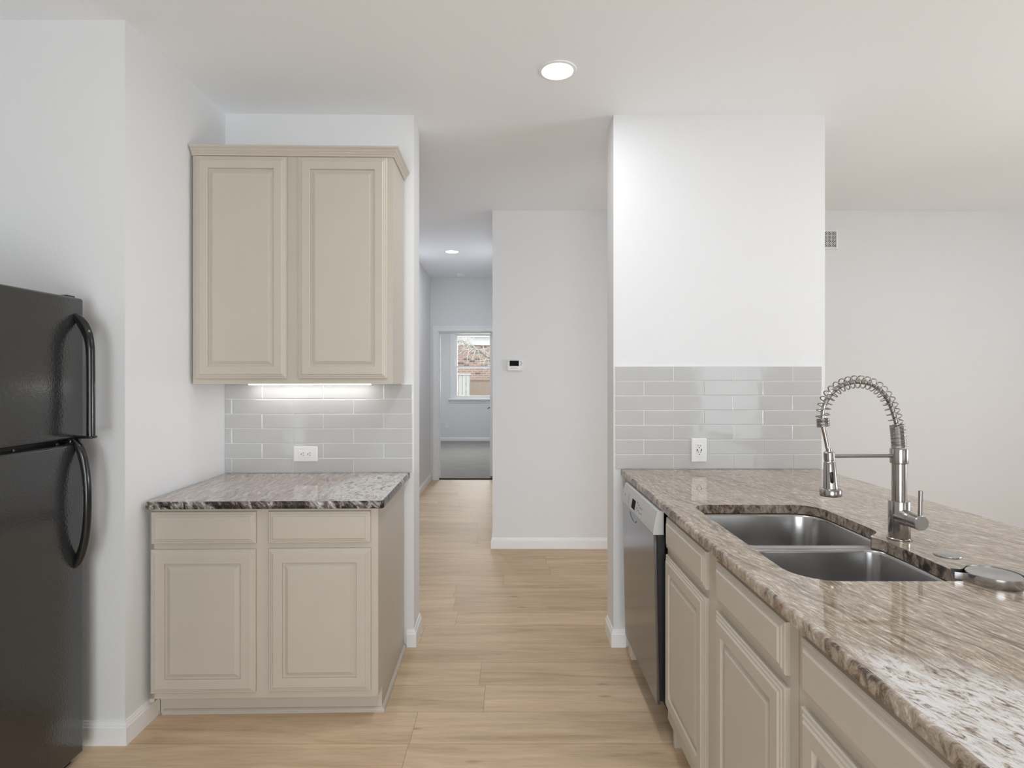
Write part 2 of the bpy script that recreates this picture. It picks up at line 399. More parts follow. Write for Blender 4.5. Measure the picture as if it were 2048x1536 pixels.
# behind the camera: tall window added for front light, and small window; living-room window on the right
wall('wall_behind', (-2.6, -1.1, -2.55, -2.40, 0, CEIL), (-1.1, 0.9, -2.55, -2.40, 2.1, CEIL), (0.9, 1.75, -2.55, -2.40, 0, CEIL), (1.6, 1.75, -3.25, -2.55, 0, CEIL),
     (1.6, 2.95, -3.4, -3.25, 0, CEIL), (2.95, 4.1, -3.4, -3.25, 0, 0.4), (2.95, 4.1, -3.4, -3.25, 2.1, CEIL), (4.1, 5.4, -3.4, -3.25, 0, CEIL))
wall('wall_right', (5.25, 5.4, -3.25, 0.6, 0, CEIL), (5.25, 5.4, 2.2, 4.6, 0, CEIL), (5.25, 5.4, 0.6, 2.2, 0, 0.6), (5.25, 5.4, 0.6, 2.2, 2.2, CEIL))
def room_window(name, horizontal, a0, a1, z0, z1, at, mull):
    bm = B(); f = 0.06
    def bx(u0, u1, w0, w1):
        if horizontal: box(bm, u0, u1, at-0.03, at+0.03, w0, w1)
        else: box(bm, at-0.03, at+0.03, u0, u1, w0, w1)
    bx(a0, a0+f, z0, z1); bx(a1-f, a1, z0, z1); bx(a0+f, a1-f, z0, z0+f); bx(a0+f, a1-f, z1-f, z1)
    for m in mull: bx(m-0.03, m+0.03, z0+f, z1-f)
    o = struct(obj(name, bm, 'trim')); g_ = B()
    if horizontal: box(g_, a0+f, a1-f, at-0.004, at+0.004, z0+f, z1-f)
    else: box(g_, at-0.004, at+0.004, a0+f, a1-f, z0+f, z1-f)
    obj('pane', g_, 'glass', o); return o
room_window('window_2', True, 2.95, 4.1, 0.4, 2.1, -3.30, ())
room_window('window_3', True, -1.1, 0.9, 0.0, 2.1, -2.46, (-0.1,))  # unseen window added so light reaches the low fronts
room_window('window_4', False, 0.6, 2.2, 0.6, 2.2, 5.31, (1.4,))

BB = [(0, 0), (0.013, 0), (0.013, 0.066), (0.0115, 0.069), (0.0095, 0.070), (0.0095, 0.075), (0.0060, 0.082), (0.0050, 0.088), (0, 0.088)]
def baseboard(name, path, side=1): return struct(obj(name, sweep(B(), path, BB, side), 'trim'))
baseboard('baseboard_left', [(-2.42, 2.147), (XL, 2.147), (XL, 2.341)], 1)
baseboard('baseboard_nook', [nk(0.929, 0), nk(NW, 0), nk(NW, 0.2)], 1)
baseboard('baseboard_pier', [(0.539, 3.10), (0.539, 2.924), (0.602, 2.924)], 1)
baseboard('baseboard_far', [(-0.134, 7.655), (-0.134, 4.60), (5.25, 4.60)], 1)
baseboard('baseboard_hall', [(-1.063, 3.13), (-1.063, 7.655)], 1)
baseboard('baseboard_bedroom', [(-2.05, 12.30), (2.05, 12.30)], 1)

# bedroom doorway: casing, leaf, window
cas = [(0, 0), (0.016, 0.004), (0.018, 0.02), (0.014, 0.05), (0.010, 0.058), (0, 0.058)]
bm = B()
def casing_leg(xa, xb, za, zb): box(bm, xa, xb, 7.652, 7.6715, za, zb)
casing_leg(DL-0.062, DL+0.004, 0, DT-0.004); casing_leg(DR-0.004, DR+0.062, 0, DT-0.004); casing_leg(DL-0.062, DR+0.062, DT-0.004, DT+0.062)
box(bm, DL-0.050, DL-0.041, 7.6465, 7.652, 0, DT+0.041); box(bm, DL-0.050, DR+0.04, 7.6465, 7.652, DT+0.041, DT+0.050)
box(bm, DL+0.0005, DL+0.018, 7.6725, 7.795, 0, DT-0.018); box(bm, DR-0.006, DR-0.0005, 7.6725, 7.795, 0, DT-0.018); box(bm, DL+0.0005, DR-0.0005, 7.6725, 7.795, DT-0.018, DT-0.0005)
box(bm, DL+0.018, DL+0.030, 7.74, 7.765, 0, DT-0.030); box(bm, DL+0.018, DR-0.006, 7.74, 7.765, DT-0.030, DT-0.018)
struct(obj('trim_1', bm, 'trim'))
bm = B(); box(bm, DL-0.02, DR, 7.70, 7.74, 0.0, 0.015, 0.004, 1)
struct(obj('trim_2', bm, 'dark_slot'))
dl = struct(obj('door_1', box(B(), -0.2635, -0.2285, 7.815, 8.56, 0.022, 2.0, 0.002, 1), 'trim'))
for hz in (0.30, 1.05, 1.78):
    h = B(); box(h, -0.2285, -0.213, 7.803, 7.813, hz-0.045, hz+0.045); rod(h, (-0.222, 7.806, hz-0.05), (-0.222, 7.806, hz+0.05), 0.006, 10)
    obj('hinge', h, 'trim', dl)
h = B(); lathe(h, [(0.026, 0), (0.026, 0.006), (0.010, 0.010), (0.010, 0.040)], 20, Matrix.Translation((-0.2635, 8.49, 0.935)) @ Matrix.Rotation(R(-90), 4, 'Y'))
tube(h, [(-0.303, 8.49, 0.935), (-0.312, 8.47, 0.935), (-0.312, 8.37, 0.933)], 0.0085, 10)
obj('handle', h, 'black_matte', dl)

x0, x1, z0, z1 = W1
bm = B()                                       # outer frame and casing, open in the middle
for (a, b, c, d) in ((x0-0.06, x0-0.0005, z0, z1+0.0005), (x1+0.0005, x1+0.06, z0, z1+0.0005), (x0-0.06, x1+0.06, z1+0.0005, z1+0.06)): box(bm, a, b, 12.278, 12.2995, c, d)
for (a, b, c, d) in ((x0, x0+0.035, z0+0.026, z1-0.035), (x1-0.035, x1, z0+0.026, z1-0.035), (x0, x1, z1-0.035, z1)): box(bm, a, b, 12.282, 12.38, c, d)
box(bm, x0, x1, 12.282, 12.38, z0+0.0005, z0+0.026)
wn = struct(obj('window_1', bm, 'trim'))
bm = B(); box(bm, x0-0.10, x1+0.10, 12.235, 12.2995, z0-0.03, z0-0.0005, 0.005, 2); box(bm, x0-0.07, x1+0.07, 12.285, 12.30, z0-0.09, z0-0.03)
obj('sill', bm, 'trim', wn)
zm = 1.62
for (ya, c, d) in ((12.335, zm-0.02, z1-0.035), (12.305, z0+0.025, zm+0.02)):
    s_ = B(); f = 0.046; xa, xb = x0+0.035, x1-0.035
    box(s_, xa, xa+f, ya, ya+0.03, c, d); box(s_, xb-f, xb, ya, ya+0.03, c, d); box(s_, xa+f, xb-f, ya+0.0005, ya+0.0295, c, c+0.04); box(s_, xa+f, xb-f, ya+0.0005, ya+0.0295, d-0.04, d)
    so = obj('sash', s_, 'trim', wn)
    obj('pane', box(B(), xa+f, xb-f, ya+0.012, ya+0.018, c+0.04, d-0.04), 'glass', so)

# ------------------------------------------------------------------ outdoors, seen through the bedroom window
struct(obj('ground', box(B(), -14, 12, 12.5, 34, -0.35, -0.25), 'ground'))
hs = thing('neighbor_house', 'red brick house wall with dark bricks seen through the bedroom window', 'house', (0, 21, -0.25))
obj('wall', box(B(), -7, 5, 0, 0.3, 0, 2.84), 'brick', hs)
bm = B(); prism(bm, [(-7.4, -0.45), (5.4, -0.45), (5.4, 3.5), (-7.4, 3.5)], 0, 0.01)
for v in bm.verts: v.co.z += 3.16 + (v.co.y+0.45)*0.3
obj('roof', bm, 'roof', hs)
obj('fascia', box(B(), -7.3, 5.3, -0.06, 0.3, 2.84, 3.15), 'trim', hs)  # white band added in place of bright sky above the bricks
def fence(name, label, x0, x1, y, top, pitch, gap, mat, cap):
    t_ = thing(name, label, 'fence', (0, y, -0.25))
    b_ = B(); x = x0; rr = random.Random(7)
    while x < x1-0.01:
        box(b_, x, min(x+pitch-gap, x1), 0, 0.02, 0.0, top+0.25-rr.random()*0.008); x += pitch
    obj('board_panel', b_, mat, t_)
    r_ = B()
    for rz in (0.35, 1.05, 1.5): box(r_, x0, x1, 0.021, 0.06, rz, rz+0.09)
    obj('rail', r_, mat, t_)
    if cap: obj('cap_board', box(B(), x0-0.02, x1+0.02, -0.03, 0.075, top+0.25, top+0.25+cap), mat, t_)
    return t_
fence('picket_fence', 'sunlit whitish board fence, taller left one outside the bedroom window', -3.2, -1.10, 16.0, 1.46, 0.105, 0.018, 'pale_fence', 0.045)
fence('cedar_fence', 'lower tan cedar board fence outside the bedroom window', -1.22, 3.0, 17.2, 1.30, 0.145, 0.004, 'tan_fence', 0.05)
tr = thing('bare_tree', 'bare winter tree with pale twigs above the outdoor fences', 'tree', (0.7, 18.6, -0.25))
bm = B(); tube(bm, smooth_path([(0, 0, 0), (0.02, 0, 0.9), (-0.04, 0, 1.9), (0.0, 0, 2.9)], 5), [0.15-0.004*i for i in range(16)], 10)
obj('trunk', bm, 'dark_bark', tr)
rr = random.Random(11); limbs = []
for (pts, r0) in (([(0, 0, 1.5), (-0.7, -0.1, 1.82), (-1.3, -0.15, 2.24), (-1.75, -0.2, 2.56), (-2.2, -0.2, 2.80), (-2.75, -0.2, 2.95)], 0.07),
                  ([(0, 0, 2.4), (-0.6, 0.1, 2.75), (-1.0, 0.1, 3.1), (-1.6, 0.2, 3.4)], 0.05),
                  ([(0, 0, 2.2), (0.5, 0.1, 2.7), (1.0, 0.1, 3.3)], 0.05)):
    p = smooth_path(pts, 6); b_ = B(); tube(b_, p, [r0*(1-0.75*i/len(p)) for i in range(len(p))], 8); obj('branch', b_, 'dark_bark', tr); limbs.append(p)
tw = B()
for p in limbs:
    for k in range(150 if p is limbs[0] else 40):
        a = p[rr.randrange(10 if p is limbs[0] else 3, len(p))]; d = Vector((rr.uniform(-1, 0.3), rr.uniform(-0.6, 0.6), rr.uniform(-0.55, 0.6))).normalized()
        q = [a]; L = rr.uniform(0.25, 0.7)
        for s_ in range(4):
            d = (d+Vector((rr.uniform(-.5, .5), rr.uniform(-.4, .4), rr.uniform(-.5, .35)))).normalized(); q.append(q[-1]+d*L/4)
        tube(tw, smooth_path(q, 2), [0.013*(1-0.75*i/9) for i in range(9)], 5)
o = obj('twigs', tw, 'bark', tr); o['kind'] = 'stuff'; o['label'] = 'tangle of pale thin twigs'

# ------------------------------------------------------------------ ceiling fittings
def downlight(label, x, y, power):
    t_ = thing('recessed_light', label, 'ceiling light', (x, y, CEIL), 0, 'recessed ceiling lights')
    b_ = B(); lathe(b_, [(0.068, -0.0035), (0.071, -0.006), (0.082, -0.004), (0.084, 0.0), (0.068, 0.0)], 48, cap=False)
    b_ = b_; obj('trim_ring', b_, 'trim', t_, smooth=40)
    obj('lens', lathe(B(), [(0.066, 0.0), (0.069, -0.003), (0.05, -0.0045), (0.004, -0.005)], 48), 'lens', t_, smooth=60)
    area('lamp', (0, 0, -0.008), (0, 0, 0), 0.13, 0.13, power, LAMP, 'DISK', t_)
    return t_
downlight('round recessed light glowing in the kitchen ceiling above the walkway', 0.214, 2.50, LP['down'])
downlight('small round recessed light glowing in the hallway ceiling', -0.613, 6.09, LP['hall'])
sd = thing('smoke_detector', 'round white smoke detector on hallway ceiling before the bedroom door', 'smoke detector', (-0.64, 7.42, CEIL))
obj('housing', lathe(B(), [(0.072, 0), (0.072, -0.012), (0.064, -0.026), (0.048, -0.033)], 36), 'white_plastic', sd, smooth=35)
obj('sensor_ring', lathe(B(), [(0.030, -0.033), (0.028, -0.037), (0.006, -0.038)], 24), 'white_plastic', sd, smooth=35)

# ------------------------------------------------------------------ refrigerator
FX = -1.545; FY0, FY1 = 1.305, 2.06
fr = thing('refrigerator', 'black top-freezer refrigerator with two bowed black handles', 'refrigerator', (-1.9, 1.68, 0))
def fpart(name, bm, mat, sm=None, parent=None, **k): 
    return obj(name, bm, mat, parent or fr, (1.9, -1.68, 0) if parent is None else (0, 0, 0), smooth=sm)
fpart('body', box(B(), -2.30, -1.612, FY0, FY1-0.002, 0.05, 1.660, 0.006), 'fridge', 40)
fpart('base_grille', box(B(), -1.70, -1.575, FY0+0.02, FY1-0.02, 0.0, 0.075, 0.004), 'black_matte')
fpart('gasket', box(B(), -1.616, -1.600, FY0+0.012, FY1-0.012, 0.05, 1.655), 'black_matte')
fz = fpart('freezer_door', box(B(), -1.602, FX, FY0, FY1, 1.170, 1.674, 0.010, 4), 'fridge', 40)
rd = fpart('refrigerator_door', box(B(), -1.602, FX, FY0, FY1, 0.030, 1.153, 0.010, 4), 'fridge', 40)
HY = 2.022
def handle(parent, pts, ry, rr_):
    p = smooth_path([(FX+o, HY, z) for o, z in pts], 6)
    k = len(p)-1                                # the bar thickens toward the mounts where rr_ says so
    def at_(L, i):
        u = i/k*(len(L)-1); j = min(int(u), len(L)-2); return L[j]+(L[j+1]-L[j])*(u-j)
    b_ = B(); tube(b_, p, ry, 16, True, [at_(rr_, i) for i in range(k+1)]); return b_
b_ = handle(fz, [(-0.004, 1.612), (0.008, 1.600), (0.024, 1.578), (0.040, 1.545), (0.049, 1.505), (0.0515, 1.46), (0.0525, 1.35), (0.053, 1.173)], 0.014, [0.006, 0.014, 0.018, 0.017, 0.0145, 0.0135, 0.013, 0.013])
box(b_, FX-0.003, FX+0.066, HY-0.014, HY+0.014, 1.171, 1.180, 0.002)
obj('handle', b_, 'black_plastic', fz, smooth=50)
b_ = handle(rd, [(-0.004, 1.168), (0.009, 1.145), (0.022, 1.112), (0.033, 1.06), (0.0395, 1.0), (0.041, 0.94), (0.0385, 0.87), (0.030, 0.805), (0.017, 0.757), (0.006, 0.727), (-0.003, 0.712)], 0.0135, [0.006, 0.013, 0.015, 0.0135, 0.0125, 0.012, 0.0125, 0.0135, 0.015, 0.013, 0.006])
obj('handle', b_, 'black_plastic', rd, smooth=50)
b_ = B(); box(b_, -1.600, FX-0.006, FY1-0.055, FY1-0.004, 1.1545, 1.168, 0.003)
hb_ = fpart('hinge_bracket', b_, 'black_plastic')
for yy in (FY1-0.10, FY1-0.27):
    b_ = B(); rod(b_, (FX-0.02, yy, 1.154), (FX-0.02, yy, 1.161), 0.006, 10); fpart('door_bolt', b_, 'black_plastic')
fpart('top_hinge_cover', box(B(), -1.66, -1.572, FY1-0.045, FY1-0.006, 1.6745, 1.683, 0.003), 'black_plastic')

# ------------------------------------------------------------------ nook: base cabinet, counter, upper cabinet
NZ = 0.897                                     # nook counter height
bc = thing('base_cabinet', 'taupe two-door base cabinet with two drawers in the wall nook', 'cabinet', (NO.x, NO.y, 0), NK)
CW = 0.914; FYL = -0.640; KT = 0.102
bm = B()
box(bm, 0.004, 0.022, FYL, -0.012, 0.0885, NZ-0.031); box(bm, 0.022, CW-0.018, -0.022, -0.012, KT, NZ-0.031); box(bm, 0.022, CW-0.018, FYL+0.02, -0.022, KT, KT+0.018)
box(bm, 0.004, CW, FYL, FYL+0.02, KT, NZ-0.031)
obj('carcass', bm, 'cabinet', bc)
bm = B(); prism(bm, [(FYL+0.0202, KT), (FYL+0.0202, NZ-0.031), (-0.006, NZ-0.031), (-0.006, 0.0), (FYL+0.076, 0.0), (FYL+0.076, KT)], CW-0.0178, CW)
for v in bm.verts: v.co = Vector((v.co.z, v.co.x, v.co.y))
obj('side_panel', bm, 'cabinet', bc)
obj('toe_kick', box(B(), 0.002, CW-0.018, FYL+0.076, FYL+0.09, 0, KT), 'cabinet', bc)
SH = [(0, 0), (0.013, 0), (0.0125, 0.007), (0.009, 0.013), (0.004, 0.017), (0, 0.018)]
obj('shoe_moulding', sweep(B(), [(0.016, FYL+0.0758), (CW+0.0003, FYL+0.0758), (CW+0.0003, -0.014)], SH, 1), 'cabinet', bc)
cab_drawer(bc, 0.016, 0.429, 0.724, 0.852, FYL); cab_drawer(bc, 0.478, 0.885, 0.724, 0.852, FYL)
cab_door(bc, 0.014, 0.428, 0.128, 0.701, FYL); cab_door(bc, 0.479, 0.886, 0.130, 0.703, FYL)

def slab(name, outline_at, hole, ztop, th, mat_top, mat_edge, label, loc, rot, jitter):
    """stone slab: rounded outer edge, optional cut-out, slightly uneven dressed edge"""
    bm = B(); rr = random.Random(5)
    spec = [(0.006, 0.0), (0.0032, -0.0007), (0.0012, -0.0026), (0.0, -0.006), (0.0, -th+0.003), (0.002, -th)]
    base = outline_at(0.0); n = len(base); jit = [rr.uniform(-1, 1) for _ in range(n)]
    jit = [(jit[i-1]+2*jit[i]+jit[(i+1) % n])/4 for i in range(n)]
    vs = []
    for k, (ins, dz) in enumerate(spec):
        lp = outline_at(ins); wt = jitter if 1 <= k <= 4 else 0.0
        cx = sum(p[0] for p in lp)/n; cyy = sum(p[1] for p in lp)/n
        row = []
        for i, p in enumerate(lp):
            q = lp[(i+1) % n]; o_ = lp[i-1]; tx, ty = q[0]-o_[0], q[1]-o_[1]; L = math.hypot(tx, ty) or 1
            row.append(bm.verts.new((p[0]+ty/L*jit[i]*wt, p[1]-tx/L*jit[i]*wt, ztop+dz)))
        vs.append(row)
    for a, b in zip(vs, vs[1:]):
        for i in range(n):
            f = bm.faces.new((a[i], a[(i+1) % n], b[(i+1) % n], b[i])); f.material_index = 1
    def cap(row, z, hrow):
        es = [bm.edges.get((row[i], row[(i+1) % n])) for i in range(n)]
        if hrow:
            m = len(hrow); es += [bm.edges.get((hrow[i], hrow[(i+1) % m])) or bm.edges.new((hrow[i], hrow[(i+1) % m])) for i in range(m)]
            r_ = bmesh.ops.triangle_fill(bm, use_beauty=True, use_dissolve=False, edges=es)
        else: bm.faces.new(row)
    ht = hb = None
    if hole:
        m = len(hole); lv = []
        for dz in (0.0, -0.003, -th+0.001, -th):
            lv.append([bm.verts.new((p[0], p[1], ztop+dz)) for p in hole])
        for a, b in zip(lv, lv[1:]):
            for i in range(m):
                f = bm.faces.new((a[i], a[(i+1) % m], b[(i+1) % m], b[i])); f.material_index = 1
        ht, hb = lv[0], lv[-1]
    cap(vs[0], ztop, ht); cap(vs[-1], ztop-th, hb)
    o = obj(name, bm, [mat_top, mat_edge], None, loc, rot, smooth=40)
    for p in o.data.polygons:
        if abs(p.normal.z) > 0.999: p.use_smooth = False   # polished faces stay dead flat
    return tag(o, label, 'countertop')
def outline_fn(x0, x1, y0, y1, rads, step=0.012):
    def f(ins):
        a, b, c, d = x0+ins, x1-ins, y0+ins, y1-ins
        rad = [max(0.001, r-ins) for r in rads]; cs = rrect(a, b, c, d, rad, 6); out = []
        ref = rrect(x0, x1, y0, y1, rads, 6)
        for i in range(len(cs)):
            p, q = cs[i], cs[(i+1) % len(cs)]; rp, rq = ref[i], ref[(i+1) % len(cs)]
            k = max(1, int(math.hypot(rq[0]-rp[0], rq[1]-rp[1])/step))
            for j in range(k): out.append((p[0]+(q[0]-p[0])*j/k, p[1]+(q[1]-p[1])*j/k))
        return out
    return f
slab('countertop', outline_fn(0.002, 0.942, -0.674, -0.002, (0.016, 0.014, 0.003, 0.003)), None, NZ, 0.030, 'granite_nook', 'edge_nook',
     'pinkish grey marbled granite countertop with dark edge in the wall nook', (NO.x, NO.y, 0), (0, 0, NK), 0.0012)

uc = thing('wall_cabinet', 'taupe two-door wall cabinet with crown moulding above the nook counter', 'cabinet', (NO.x, NO.y, 0), NK)
UY = -0.318; UB, UT = 1.358, 2.425
bm = B(); box(bm, 0.004, CW, UY, UY+0.02, UB, UT); box(bm, 0.004, 0.02, UY+0.02, -0.010, UB, UT); box(bm, CW-0.016, CW, UY+0.02, -0.010, UB, UT)
box(bm, 0.02, CW-0.016, UY+0.02, -0.010, UB+0.008, UB+0.02); box(bm, 0.02, CW-0.016, UY+0.02, -0.010, UT-0.02, UT-0.004); box(bm, 0.02, CW-0.016, -0.018, -0.010, UB+0.02, UT-0.02)
obj('carcass', bm, 'cabinet', uc)
cab_door(uc, 0.0215, 0.432, 1.383, 2.397, UY); cab_door(uc, 0.484, 0.889, 1.383, 2.395, UY)
CR = [(0, 2.401), (0.007, 2.401), (0.0075, 2.4075), (0.0105, 2.411), (0.0135, 2.415), (0.0135, 2.4185), (0.017, 2.421), (0.021, 2.428), (0.028, 2.434), (0.030, 2.4365), (0.030, 2.442), (0, 2.442)]
obj('crown_moulding', sweep(B(), [(0.002, UY), (CW, UY), (CW, -0.012)], CR, 1), 'cabinet', uc)
ul = thing('under_cabinet_light', 'thin white light bar glowing under the wall cabinet', 'light', (*nk(0.452, -0.062), UB+0.008), NK)
obj('housing', box(B(), -0.305, 0.305, -0.02, 0.02, -0.008, 0.0, 0.002, 1), 'white_plastic', ul)
obj('diffuser', box(B(), -0.3025, 0.3025, -0.016, 0.016, -0.0155, -0.008, 0.002, 2), 'led', ul)
area('lamp', (0, 0, -0.018), (0, 0, 0), 0.60, 0.025, LP['under'], (1, 0.99, 0.97), 'RECTANGLE', ul)

# ------------------------------------------------------------------ tiled splashbacks
def backsplash(label, x0, x1, z0, rows, rh, pitch, joints, loc, rot, seed):
    rr = random.Random(seed); bm = B(); gp = 0.0035
    for r_ in range(rows):
        za, zb = z0+r_*rh+gp/2, z0+(r_+1)*rh-gp/2
        xs = [x0]; j = joints[r_ % 2]
        while j < x1-0.004:
            if j > x0+0.004: xs.append(j)
            j += pitch
        xs.append(x1)
        for a, b in zip(xs, xs[1:]):
            a += gp/2; b -= gp/2; e = [0.0]*4
            tx, tz = rr.gauss(0, 0.0035), rr.gauss(0, 0.0045)
            lps = []
            for ins, y in ((0, 0), (0, -0.0062), (0.0010, -0.0074), (0.0026, -0.0080)):
                q = [(a+ins, za+ins), (b-ins, za+ins), (b-ins, zb-ins), (a+ins, zb-ins)]
                lps.append([(px, y+(((px-(a+b)/2)*tx+(pz-(za+zb)/2)*tz) if y < -0.007 else 0), pz) for px, pz in q])
            rings(bm, lps)
    o = tag(obj('backsplash', bm, 'tile', None, loc, rot), label, 'backsplash')
    obj('grout', box(B(), x0, x1, -0.0056, -0.0002, z0, z0+rows*rh), 'grout', o)
    return o
backsplash('pale grey glazed tile backsplash in the nook under the wall cabinet', 0.002, 0.958, NZ+0.001, 6, 0.0759, 0.3095, (0.037, -0.1175+0.0), (NO.x, NO.y, 0), (0, 0, NK), 2)
IZ = 0.916                                     # bar counter height
backsplash('pale grey glazed tile backsplash on the pier behind the sink counter', 0.547, 1.613, IZ+0.001, 7, 0.0756, 0.307, (0.849-0.307, 0.696-0.307), (0, 2.9235, 0), (0, 0, 0), 4)

# ------------------------------------------------------------------ outlets
def outlet(label, loc, rot, kind):
    """face looks along local -y; upright plate 0.077 x 0.121"""
    t_ = thing('wall_outlet', label, 'outlet', loc, 0); t_.rotation_euler = rot
    hw, hh = 0.0385, 0.0605
    lps = [[(-hw+i, y, -hh+i), (hw-i, y, -hh+i), (hw-i, y, hh-i), (-hw+i, y, hh-i)] for i, y in ((0, 0), (0, -0.004), (0.0015, -0.006), (0.004, -0.0068))]
    b_ = B(); rings(b_, lps); obj('plate', b_, 'white_plastic', t_)
    obj('receptacle', box(B(), -0.0168, 0.0168, -0.0082, -0.006, -0.0335, 0.0335, 0.0012, 2), 'white_plastic', t_)
    s_ = B(); yb, yf = -0.0080, -0.0087
    for cz in (0.0195, -0.0145):
        for sx in (-1, 1): box(s_, sx*0.0062-0.0011, sx*0.0062+0.0011, yf, yb, cz+0.001, cz+0.0085)
        lathe(s_, [(0.0027, 0), (0.0027, 0.0007)], 12, Matrix.Translation((0, yb, cz-0.006)) @ Matrix.Rotation(R(90), 4, 'X'))
    if kind == 'usb':
        for sx in (-1, 1): box(s_, sx*0.0105-0.0022, sx*0.0105+0.0022, yf, yb, -0.0045, 0.0065)
    obj('socket_slots', s_, 'dark_slot', t_)
    for sz in (-1, 1):
        m = B(); lathe(m, [(0.0032, 0), (0.0028, 0.0012)], 12, Matrix.Translation((0, -0.0066, sz*0.048)) @ Matrix.Rotation(R(90), 4, 'X')); obj('screw', m, 'white_plastic', t_)
    return t_
q = nk(0.412, -0.0082)
outlet('white outlet mounted sideways on the nook tiles', (q[0], q[1], 0.996), (0, R(90), NK), 'plain')
outlet('white outlet with charging ports upright on the pier tiles', (0.977, 2.9158, 1.0145), (0, 0, 0), 'usb')
outlet('white outlet low on the bedroom wall under the window', (-1.346, 12.30, 0.345), (0, 0, 0), 'plain')

# ------------------------------------------------------------------ bar: dishwasher, cabinets, counter
FXI = 0.60                                     # face frame of the bar cabinets
def bar_unit(name, label, y0, y1, doors, drawers):
    """unit origin at its far front corner; local x runs toward the camera, local -y faces the walkway"""
    t_ = thing(name, label, 'cabinet', (FXI, y1, 0), R(-90)); L = y1-y0; top = IZ-0.033
    b_ = B(); box(b_, 0, L, 0, 0.02, 0.10, top); box(b_, 0, 0.018, 0.02, 0.58, 0.0, top); box(b_, L-0.018, L, 0.02, 0.58, 0.0, top)
    box(b_, 0.018, L-0.018, 0.57, 0.58, 0.0, top); box(b_, 0.018, L-0.018, 0.02, 0.57, 0.10, 0.118)
    obj('carcass', b_, 'cabinet', t_)
    obj('toe_kick', box(B(), 0.018, L-0.018, 0.075, 0.09, 0, 0.10), 'cabinet', t_)
    for ya, yb in doors: cab_door(t_, y1-yb, y1-ya, 0.158, 0.726, 0)
    for ya, yb in drawers: cab_drawer(t_, y1-yb, y1-ya, 0.752, 0.866, 0, 'drawer_front')
    return t_
bar_unit('sink_cabinet', 'taupe sink base cabinet beside the dishwasher with two doors', 1.172, 2.139, [(1.700, 2.125), (1.208, 1.612)], [(1.694, 2.118), (1.208, 1.612)])
bar_unit('drawer_cabinet', 'taupe base cabinet nearest the camera under the bar counter edge', 0.66, 1.170, [(0.705, 1.142)], [(0.705, 1.142)])

dw = thing('dishwasher', 'stainless steel dishwasher with silver control panel beside the pier', 'dishwasher', (0.60, 2.745, 0), R(-90))
DWL = 0.598                                    # local: x 0..0.598 toward the camera, -y out of the front
obj('tub', box(B(), 0.012, DWL-0.008, 0.02, 0.56, 0.10, 0.872), 'black_matte', dw)
obj('base', box(B(), 0.012, DWL-0.008, 0.06, 0.56, 0.0, 0.10), 'black_matte', dw)
def tilted(bm, ytop, ybot, zt=0.80, zb=0.14):
    for v in bm.verts: v.co.y += ybot + (ytop-ybot)*(v.co.z-zb)/(zt-zb)
    return bm
obj('door_liner', tilted(box(B(), 0.010, DWL-0.016, 0.008, 0.040, 0.15, 0.79, 0.003), -0.044, -0.032), 'black_matte', dw)
obj('gasket', box(B(), 0.006, DWL-0.002, 0.004, 0.019, 0.13, 0.86, 0.003), 'black_matte', dw)
obj('door_panel', tilted(box(B(), 0.0, DWL-0.006, 0.0, 0.012, 0.142, 0.789, 0.003), -0.050, -0.037), 'door_steel', dw)
bm = B()                                       # control panel: gently bulged, top leaning back
pr = [(-0.030, 0.881), (-0.036, 0.878), (-0.0445, 0.845), (-0.050, 0.815), (-0.0525, 0.795), (-0.0515, 0.790), (-0.012, 0.790), (-0.012, 0.881)]
rings(bm, [[(x, y, z) for y, z in pr] for x in (0.0, 0.004, 0.2, 0.4, DWL-0.010, DWL-0.006)])
cp = obj('control_panel', bm, 'silver', dw)
def cy_(z): # front of the control panel at height z
    return -0.0405-(0.862-z)/(0.862-0.800)*0.0110 if z > 0.80 else -0.0522
def on_panel(bm, x0, x1, z0, z1, out=0.0012):
    a = [(x0, cy_(z0)-out, z0), (x1, cy_(z0)-out, z0), (x1, cy_(z1)-out, z1), (x0, cy_(z1)-out, z1)]
    rings(bm, [[(p[0], p[1]+0.004, p[2]) for p in a], a])
bm = B(); on_panel(bm, 0.200, 0.266, 0.806, 0.846); obj('display', bm, 'screen', cp)
for (x, z) in ((0.300, 0.848), (0.325, 0.842), (0.350, 0.836), (0.300, 0.826), (0.325, 0.820), (0.352, 0.815), (0.378, 0.838), (0.380, 0.818), (0.050, 0.833)):
    bm = B(); on_panel(bm, x-0.009, x+0.009, z-0.0035, z+0.0035); obj('button', bm, 'grey_mark', cp)
bm = B()
for z in (0.845, 0.835, 0.825, 0.815): on_panel(bm, 0.118, 0.150, z-0.0016, z+0.0016)
obj('printed_lines', bm, 'grey_mark', cp)
bm = B()                                       # curved crest mark under the display
pts = [(0.165, 0.779), (0.178, 0.766), (0.20, 0.757), (0.232, 0.750), (0.265, 0.753), (0.292, 0.765)]
tube(bm, smooth_path([(x, -0.0506-0.013*(z-0.76), z) for x, z in pts], 5), 0.0022, 8); obj('crest_mark', bm, 'grey_mark', dw)
tag(obj('wood_block', box(B(), 0.598, 0.640, 2.775, 2.845, 0.0, 0.105, 0.006), 'wood_scrap'), 'small raw wood block on the floor under the far end of the dishwasher', 'wood block')

